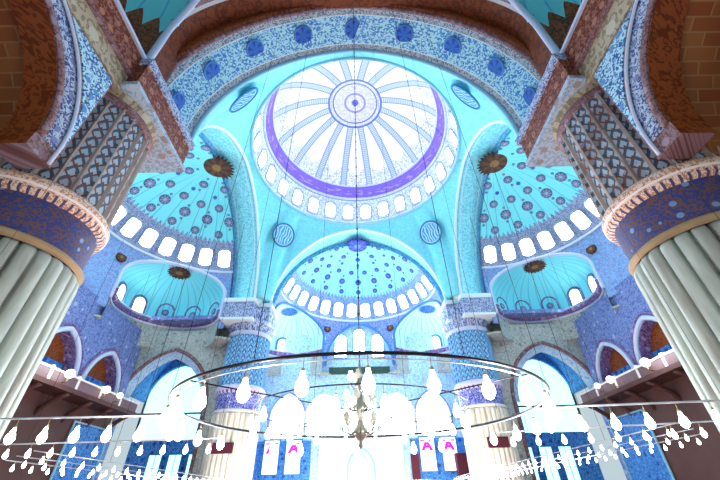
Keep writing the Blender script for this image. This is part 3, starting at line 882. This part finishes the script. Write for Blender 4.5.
# corner bays: screen arch, lit rear wall, vault
for sg, nm in ((-1, 'left'), (1, 'right')):
    Bx = 22.2
    h = (Bx * sg, 5.0, 10.1, 16.5, 0)
    xa, xb = sorted((sg * 15.2, sg * 27.4))
    w = arch_wall('wall_screen_' + nm, xa, xb, 0, 19.0, 1.6, [h], ['spandrel', 'wall_side'], T3(0, 14.6, 0, 0))
    tag(w, 'beige tiled screen wall with a tall pointed arch on the %s, under the %s apse' % (nm, nm), 'wall', None, 'structure')
    root = empty('corner_arch', (h[0], 14.6, 0)); tag(root, 'tall pointed arch glowing turquoise between the far pier and the %s gallery' % nm, 'arch', 'arches of the corner bays')
    arch_band(0, 5.0, 10.1, 16.5, 0, .2, .12, -.08).build('outer_moulding', 'mauve_strip', root)
    m = MB(); f = pointed(5.0, 10.1, 16.5); f2 = pointed(4.2, 10.1, 15.7)
    def fb(a, b):
        t = -cos(pi * a); x = 5.0 * t; z = f(x); x2 = 4.2 * t; z2 = f2(x2)
        return (x + (x2 - x) * b, .15 + b * .5, z + (z2 - z) * b), (a * 16, b * 1.2)
    m.grid(fb, 40, 3); m.build('inner_band', 'wall_far', root)
    MB().tube([(-5.0, .3, 9.6), (5.0, .3, 9.6)], .09, 8).build('tie_beam', 'iron', root)
    rw = [(sg * 24.6, 3.9, 12.6, 17.2, 8.0)]
    xa, xb = sorted((sg * 14.5, sg * 28.5))
    w = arch_wall('wall_corner_' + nm, xa, xb, 0, 21, .8, rw, ['deep_blue', 'deep_blue'], T3(0, 22.5, 0, 0))
    tag(w, 'blue rear wall of the %s corner bay with a great lit arch window' % nm, 'wall', None, 'structure')
    window(T3(sg * 24.6, 23.0, 12.6, 0), 7.6, 9.2, 'great glowing turquoise window inside the tall pointed arch on the %s' % nm, 'great corner windows', mat='pane_cyan')
    for i, x in enumerate((-2.4, 0, 2.4)):
        window(T3(sg * 22.5 + x, 22.4, 4.6, 0), 1.5, 3.6, '%s of three tall lower windows in the %s corner bay' % (['Left', 'Middle', 'Right'][i], nm), 'lower windows of the corner bays', mat='pane_cyan', frame='blue_frame', arch=False, bars=2)
    m = MB()
    def fv(a, b):
        an = pi * a; x = sg * 21.5 + 7 * cos(an); return (x, 17.3 + 5.4 * b, 12.5 + 7 * sin(an)), (a * 20, b * 8)
    m.grid(fv, 30, 4); o = m.build('bay_vault', 'deep_blue', thick=.3); tag(o, 'blue barrel vault over the %s corner bay behind the tall arch' % nm, 'vault', 'vaults of the corner bays')
    xc, xd = sorted((sg * 13.2, sg * 16.6))
    o = MB().box(xc, xd, 14.7, 17.2, 15.8, 21).build('wall_pier_' + nm, 'spandrel', smooth=False); tag(o, 'tiled wall piece over the far pier on the %s, beside the screen arch' % nm, 'wall', None, 'structure')
    # ceiling closing the bay
    xa, xb = sorted((sg * 13.6, sg * 28.4))
    o = MB().box(xa, xb, 13.4, 24, 20.0, 20.5).build('ceiling_corner_' + nm, 'wall_side', smooth=False); tag(o, None, None, None, 'structure')

# side walls with gallery arches
for sg, nm in ((-1, 'left'), (1, 'right')):
    holes = []
    M = T3(sg * 26.4, 0, 0, -sg * pi / 2)          # local x along the wall; front faces the hall
    ys = (9.9, 3.2, -3.5)
    for y in ys: holes.append(((-sg * y) * 1.0 if False else (-y if sg > 0 else y), 2.5, 11.0, 14.4, 10.4))
    w = arch_wall('wall_' + nm, min(-14, -14), 14.5, 0, 18.7, 1.2, holes, ['wall_side', 'purple_pattern'], M)
    tag(w, 'blue tiled %s side wall above the balcony' % nm, 'wall', None, 'structure')
    for i, y in enumerate(ys):
        lx = -y if sg > 0 else y
        root = empty('gallery_arch', tuple(M @ Vector((lx, 0, 0))), -sg * pi / 2)
        tag(root, '%s pointed gallery arch from the tall corner arch, on the %s wall above the balcony' % (ORD[i].capitalize(), nm), 'arch', 'gallery arches of the side walls')
        arch_band(0, 2.5, 11.0, 14.4, 10.4, .22, .3, -.06).build('moulding', 'lilac_line', root)
        arch_band(0, 2.5, 11.0, 14.4, 10.4, .12, .75, -.05).build('outer_line', 'purple_pattern', root)
        MB().box(-2.6, 2.6, 1.1, 1.3, 12.2, 14.6).build('back_panel', 'rust', root, False)
        MB().box(-2.6, 2.6, 1.05, 1.3, 10.3, 12.2).build('blue_screen', 'deep_blue', root, False)
    # lower wall under the gallery and the balcony itself
    xa, xb = sorted((sg * 25.6, sg * 26.3))
    o = MB().box(xa, xb, -14, 13, 0, 9.0).build('wall_gallery_' + nm, 'lower_brown', smooth=False); tag(o, 'brown lower wall below the %s balcony' % nm, 'wall', None, 'structure')
    root = empty('tiled_recess', (sg * 25.6, 10.0, 0)); tag(root, 'bright blue tiled recess under the %s balcony, next to the tall corner arch' % nm, 'recess', 'tiled recesses below the balconies')
    MB().box(*sorted((-sg * .12, 0)), -2.6, 2.6, 0, 7.6).build('tile_field', 'deep_blue', root, False)
    MB().tube([(-sg * .14, -2.7, 0), (-sg * .14, -2.7, 7.7), (-sg * .14, 2.7, 7.7), (-sg * .14, 2.7, 0)], .12, 6).build('frame', 'cyan_line', root)
    root = empty('balcony', (sg * 24, 0, 9)); tag(root, 'marble balcony with a bright rail along the %s wall' % nm, 'balcony', 'balconies')
    xs = lambda a, b: sorted((sg * a, sg * b))
    a, b = xs(-.6, 2.3); MB().box(a, b, -13, 12.9, 0, .35).build('slab', 'lower_brown', root, False)
    a, b = xs(-.5, -.3); MB().box(a, b, -13, 12.9, .35, 1.1).build('parapet', 'parapet', root, False)
    a, b = xs(-.58, -.24); MB().box(a, b, -13, 12.9, 1.1, 1.24).build('rail', 'marble_white', root, False)
    pm = MB().box(-.12, .12, -.14, .14, .3, 1.4).mesh('post', 'marble_white', False)
    bm_ = MB()
    bm_.tube([(0, 0, 0), (sg * .6, 0, -.25), (sg * 1.5, 0, -.9), (sg * 2.2, 0, -1.7)], .22, 8); bm_ = bm_.mesh('bracket', 'lower_brown')
    for i in range(9):
        o = link('post', pm, root); o.location = (-sg * .4, -12.8 + i * 3.2, 0)
        o = link('bracket', bm_, root); o.location = (-sg * .3, -12.6 + i * 3.1, 0)
    for i, (y, r) in enumerate(((-3.2, .5), (1.4, .35), (6.4, .32), (8.6, .26))):
        root = empty('wall_lamp', (sg * 23.1, y, 10.1)); tag(root, '%s bright globe lamp along the %s balcony, counted from the near pier' % (ORD[i].capitalize(), nm), 'lamp', 'globe lamps on the balconies')
        MB().lathe([(r * sin(pi * j / 12), -r * cos(pi * j / 12)) for j in range(13)], 16).build('globe', 'soft_globe', root)
        MB().tube([(0, 0, -r), (0, 0, -r - .25), (sg * .4, 0, -r - .3)], .05, 6).build('stem', 'brass', root)

# back bays beside the camera: side arch with blue spandrel, brick vault behind
for sg, nm in ((-1, 'left'), (1, 'right')):
    M = T3(sg * 11.6, 0, 0, -sg * pi / 2)
    cy = -24.0; lx = -cy if sg > 0 else cy
    hw, spg, apx = 4.5, 12.6, 17.3
    xa, xb = sorted((lx - 6.0, lx + 4.2)) if sg > 0 else sorted((lx - 6.0, lx + 6.0))
    w = arch_wall('wall_back_' + nm, lx - 5.7, lx + 5.7, 11.9, 17.9, 1.3, [(lx, hw, spg, apx, 11.9)], ['mauve_strip', 'rust'], M)
    tag(w, 'mauve and brown wall with a wide arch at the %s edge of the view' % nm, 'wall', None, 'structure')
    root = empty('aisle_arch', tuple(M @ Vector((lx, 0, 0))), -sg * pi / 2); tag(root, 'wide aisle arch with blue white tile strip behind the %s marble pier' % nm, 'arch', 'aisle arches beside the near piers')
    def ring(off0, off1, y, mat, name):
        m = MB(); f = pointed(hw, spg, apx)
        def fr(a, b):
            t = -cos(pi * a); x = hw * t; z = f(x); o = off0 + (off1 - off0) * b
            return (x * (1 + o / hw), y, z + o * (z - spg) / (apx - spg)), (a * 16, o)
        m.grid(fr, 48, 2); m.build(name, mat, root, thick=.06)
    ring(.02, .28, -.08, 'mauve_strip', 'inner_band'); ring(.28, .95, -.05, 'blue_strip', 'tile_strip'); ring(.95, 1.15, -.1, 'mauve_strip', 'outer_band')
    arch_band(0, hw, spg, apx, 11.9, .07, .95, -.12).build('tile_edge', 'lilac_line', root)
    # blue three-cornered spandrel panels
    for s2 in (-1, 1):
        m = MB(); f = pointed(hw, spg, apx); fr = []
        pts = [(s2 * 5.55, 17.75), (s2 * 1.9, 17.75)]
        for i in range(12):
            x = 1.9 + (hw - 1.9) * i / 11; z = f(x); pts.append((s2 * x * (1 + 1.2 / hw), z + 1.2 * (z - spg) / (apx - spg)))
        pts = [(max(-5.55, min(5.55, x)), min(17.75, z)) for x, z in pts]
        ctr = (s2 * 4.9, 17.2); c = m.vert((ctr[0], -.06, ctr[1]), ctr); ids = [m.vert((x, -.06, z), (x, z)) for x, z in pts]
        for a, b in zip(ids, ids[1:] + ids[:1]): m.face((c, a, b) if s2 < 0 else (c, b, a))
        m.build('spandrel_panel', 'blue_panel', root, False, thick=.05)
    # brick barrel behind
    m = MB()
    def fv(a, b):
        an = pi * a; return (sg * (12.7 + 11.5 * b), cy + 6.2 * cos(an), 10.5 + 7 * sin(an)), (b * 10, a * 20)
    m.grid(fv, 32, 6); o = m.build('aisle_vault', 'brick', thick=.3); tag(o, 'brown brick patterned vault beyond the aisle arch at the %s edge' % nm, 'vault', 'vaults of the aisles')
    xa, xb = sorted((sg * 24, sg * 24.6))
    o = MB().box(xa, xb, -30, -15, 0, 18).build('wall_aisle_' + nm, 'purple_pattern' , smooth=False); tag(o, 'purple patterned end wall of the aisle at the %s edge' % nm, 'wall', None, 'structure')
    root = empty('frieze', (sg * 11.6, -24, 17.9)); tag(root, 'beige band and rust red frieze with round flowers along the top %s wall' % nm, 'frieze', 'friezes over the aisle arches')
    MB().box(*sorted((-sg * .1, sg * 3)), -5.7, 6.0, 0, 1.25).build('beige_band', 'beige', root, False)
    MB().box(*sorted((-sg * .25, sg * 3)), -5.7, 6.2, 1.25, 2.9).build('red_band', 'red_frieze', root, False)
    MB().box(*sorted((-sg * .4, sg * 3)), -5.7, 6.3, 2.9, 3.1).build('top_moulding', 'lilac_line', root, False)
    MB().box(*sorted((-sg * .3, sg * 3)), -5.7, 6.2, 1.15, 1.3).build('lower_moulding', 'mauve_strip', root, False)

# floor
o = MB().box(-29, 29, -31, 28.2, -.3, 0).build('floor', 'carpet', smooth=False); tag(o, 'red carpeted floor of the hall', 'floor', None, 'structure')

# ------------------------------------------------------------------ lamps and chandeliers
def lamp_mesh(r=.1, drop=.42):
    """hanging glass lamp: rod, brass cap, drawn-out glowing glass"""
    m = MB(); k = 1.5
    m.tube([(0, 0, 0), (0, 0, -drop + r * k * 1.6)], .007, 6, 0)
    m.lathe([(.0, -drop + r * k * 1.9), (r * .3, -drop + r * k * 1.75), (r * .32, -drop + r * k * 1.5), (r * .25, -drop + r * k * 1.42)][::-1], 12, m=0)
    b = [(.004, -drop - r * k * .9), (r * .5, -drop - r * k * .78), (r * .9, -drop - r * k * .4), (r, -drop), (r * .82, -drop + r * k * .45), (r * .5, -drop + r * k * .85), (r * .3, -drop + r * k * 1.45)]
    m.lathe(b, 14, m=1)
    return m.mesh('lamp', ['brass', 'bulb'])
LM = {'big': lamp_mesh(.085, .36), 'mid': lamp_mesh(.066, .28), 'small': lamp_mesh(.046, .19)}

def lamps(root, pts, kind):
    for p in pts:
        o = link('lamp', LM[kind], root); o.location = p

GC = (0, -19.2, 3.1)
root = empty('ring_chandelier', GC); tag(root, 'huge iron ring chandelier hung with glowing glass lamps, low in the middle', 'chandelier')
def circ(r, n, z=0): return [(r * cos(2 * pi * i / n), r * sin(2 * pi * i / n), z) for i in range(n)]
MB().tube(circ(3.68, 96), .025, 8, closed=True).build('outer_ring', 'iron', root)
MB().tube(circ(3.60, 96, -.05), .01, 8, closed=True).build('lower_ring', 'pale_iron', root)
MB().tube(circ(2.2, 72), .012, 6, closed=True).build('inner_ring', 'iron', root)
lamps(root, [(3.66 * cos(2 * pi * (i + .13) / 28), 3.66 * sin(2 * pi * (i + .13) / 28), -.02) for i in range(28)], 'big')
lamps(root, [(2.2 * cos(2 * pi * i / 18), 2.2 * sin(2 * pi * i / 18), -.02) for i in range(18)], 'mid')
for i in range(4):
    a = pi / 4 + i * pi / 2
    MB().tube([(0.12 * cos(a), .12 * sin(a), 0), (3.68 * cos(a), 3.68 * sin(a), 0)], .012, 6).build('spoke', 'iron', root)
zt = 31.2
for i in range(8):
    a = 2 * pi * (i + .5) / 8; MB().tube([(3.68 * cos(a), 3.68 * sin(a), 0), (3.3 * cos(a), 3.3 * sin(a), zt - 4 - 3.1)], .006, 5).build('wire', 'iron', root)
# ornate centre piece
root = empty('centre_chandelier', (0, -19.2, 2.42)); tag(root, 'ornate silver chandelier with branching arms and white globes on the long chain', 'chandelier')
MB().lathe([(.01, 0), (.05, .05), (.03, .12), (.10, .2), (.16, .32), (.08, .42), (.05, .55), (.12, .66), (.17, .78), (.07, .9), (.05, 1.05), (.1, 1.15), (.13, 1.25), (.05, 1.38), (.04, 1.55), (.02, 1.7)], 20).build('stem', 'silver', root)
for tier, (z, r, n) in enumerate(((.35, .40, 8), (.78, .30, 6), (1.2, .2, 5))):
    for i in range(n):
        a = 2 * pi * (i + .3 * tier) / n; c, s_ = cos(a), sin(a)
        arm = MB().tube([(c * .06, s_ * .06, z), (c * r * .5, s_ * r * .5, z - .1), (c * r * .9, s_ * r * .9, z - .03), (c * r, s_ * r, z + .1)], .02, 6).build('arm', 'silver', root)
        MB().lathe([(.002, 0), (.05, .02), (.075, .07), (.07, .12), (.04, .16), (.045, .2)], 12, (c * r, s_ * r, z + .1)).build('globe', 'globe' if (i + tier) % 4 else 'bulb', arm)
pts = [(0, 0, 1.7), (0, 0, zt + .4 - 2.55)]
m = MB(); m.tube(pts, .012, 6)
for i in range(60): m.lathe([(.004, -.05), (.03, 0), (.004, .05)], 8, (0, 0, 2.0 + i * .45))
m.build('chain', 'iron', root)

def rail(p0, p1, n, kind, label, group, r=.02, mat='pale_iron'):
    p0, p1 = Vector(p0), Vector(p1)
    root = empty('lamp_rail', p0); tag(root, label, 'lamp rail', group)
    MB().tube([(0, 0, 0), p1 - p0], r, 8).build('bar', mat, root)
    lamps(root, [(p1 - p0) * ((i + (.22 if kind == 'big' else .5)) / n) for i in range(n)], kind)
    for f in (.12, .88):
        q = (p1 - p0) * f; MB().tube([q, q + Vector((0, 0, 8))], .006, 5).build('wire', 'iron', root)
    return root
for sg, nm in ((-1, 'left'), (1, 'right')):
    y0 = -19.2 if sg < 0 else -19.9
    rail((sg * 3.75, -19.2, 3.1), (sg * 10.9, y0, 3.1), 11, 'big', 'upper lamp rail crossing from the ring chandelier to the %s marble pier' % nm, 'lamp rails beside the chandelier')
    rail((sg * 4.0, -15.8, 3.1), (sg * 10.6, -15.5 if sg < 0 else -17.3, 3.1), 10, 'mid', 'second, lower lamp rail running from the chandelier to the %s marble pier' % nm, 'lamp rails beside the chandelier')
    zz = 2.7 if sg < 0 else 3.0
    for i, x in enumerate((7.9, 9.1, 10.2)):
        rail((sg * x, -17.5 + i, zz), (sg * x, 9, zz - .05 * i), 34, 'small', '%s long row of small lamps on the %s, counted from the chandelier' % (ORD[i].capitalize(), nm), 'long rows of small lamps', .014)

rail((-9.2, 21, 3.3), (9.2, 21, 3.3), 24, 'mid', 'added low lamp rail brightening the far wall in front of the stained windows', None)  # extra rail, added to brighten the far wall and prayer niche

# ------------------------------------------------------------------ light, world, camera
def point(name, loc, e, r, col=(1, 1, 1)):
    l = bpy.data.lights.new(name, 'POINT'); l.energy = e; l.shadow_soft_size = r; l.color = col
    o = bpy.data.objects.new(name, l); COL.objects.link(o); o.location = loc
for i in range(6):
    a = 2 * pi * i / 6
    point('chandelier_light', (3.66 * cos(a + .11), -19.2 + 3.66 * sin(a + .11), 2.7), 400, .1, (1, .95, .88))
for x in (-7.5, -2.5, 2.5, 7.5): point('rail_light', (x, 21, 2.9), 900, .1, (1, .98, .95))  # added lights on the extra far rail, to lift the far wall
for sg in (-1, 1):
    for y in (-8, 0, 8): point('rail_light', (sg * 9.1, y, 2.4), 1500, .1, (1, .95, .9))
    point('balcony_light', (sg * 22.3, 0, 10.6), 250, .3)
w = bpy.data.worlds.new('daylight'); scene.world = w; w.use_nodes = True
w.node_tree.nodes['Background'].inputs[0].default_value = (.75, .92, 1, 1)
w.node_tree.nodes['Background'].inputs[1].default_value = .6

cam = bpy.data.cameras.new('camera'); co = bpy.data.objects.new('camera', cam); COL.objects.link(co)
cam.sensor_width = 36; cam.lens = 350 / 720 * 36; cam.clip_end = 300; cam.clip_start = .05
co.matrix_world = Matrix.Translation((0, -27.3, 1.6)) @ Matrix.Rotation(radians(-.55), 4, 'Z') @ Matrix.Rotation(radians(90 + 36.6), 4, 'X') @ Matrix.Rotation(radians(-1.3), 4, 'Z')
scene.camera = co
scene.view_settings.view_transform = 'Standard'; scene.view_settings.look = 'None'; scene.view_settings.gamma = 1
scene.view_settings.use_curve_mapping = False
scene.view_settings.exposure = 0.22
scene.cycles.use_denoising = True
scene.cycles.max_bounces = 6; scene.cycles.diffuse_bounces = 4
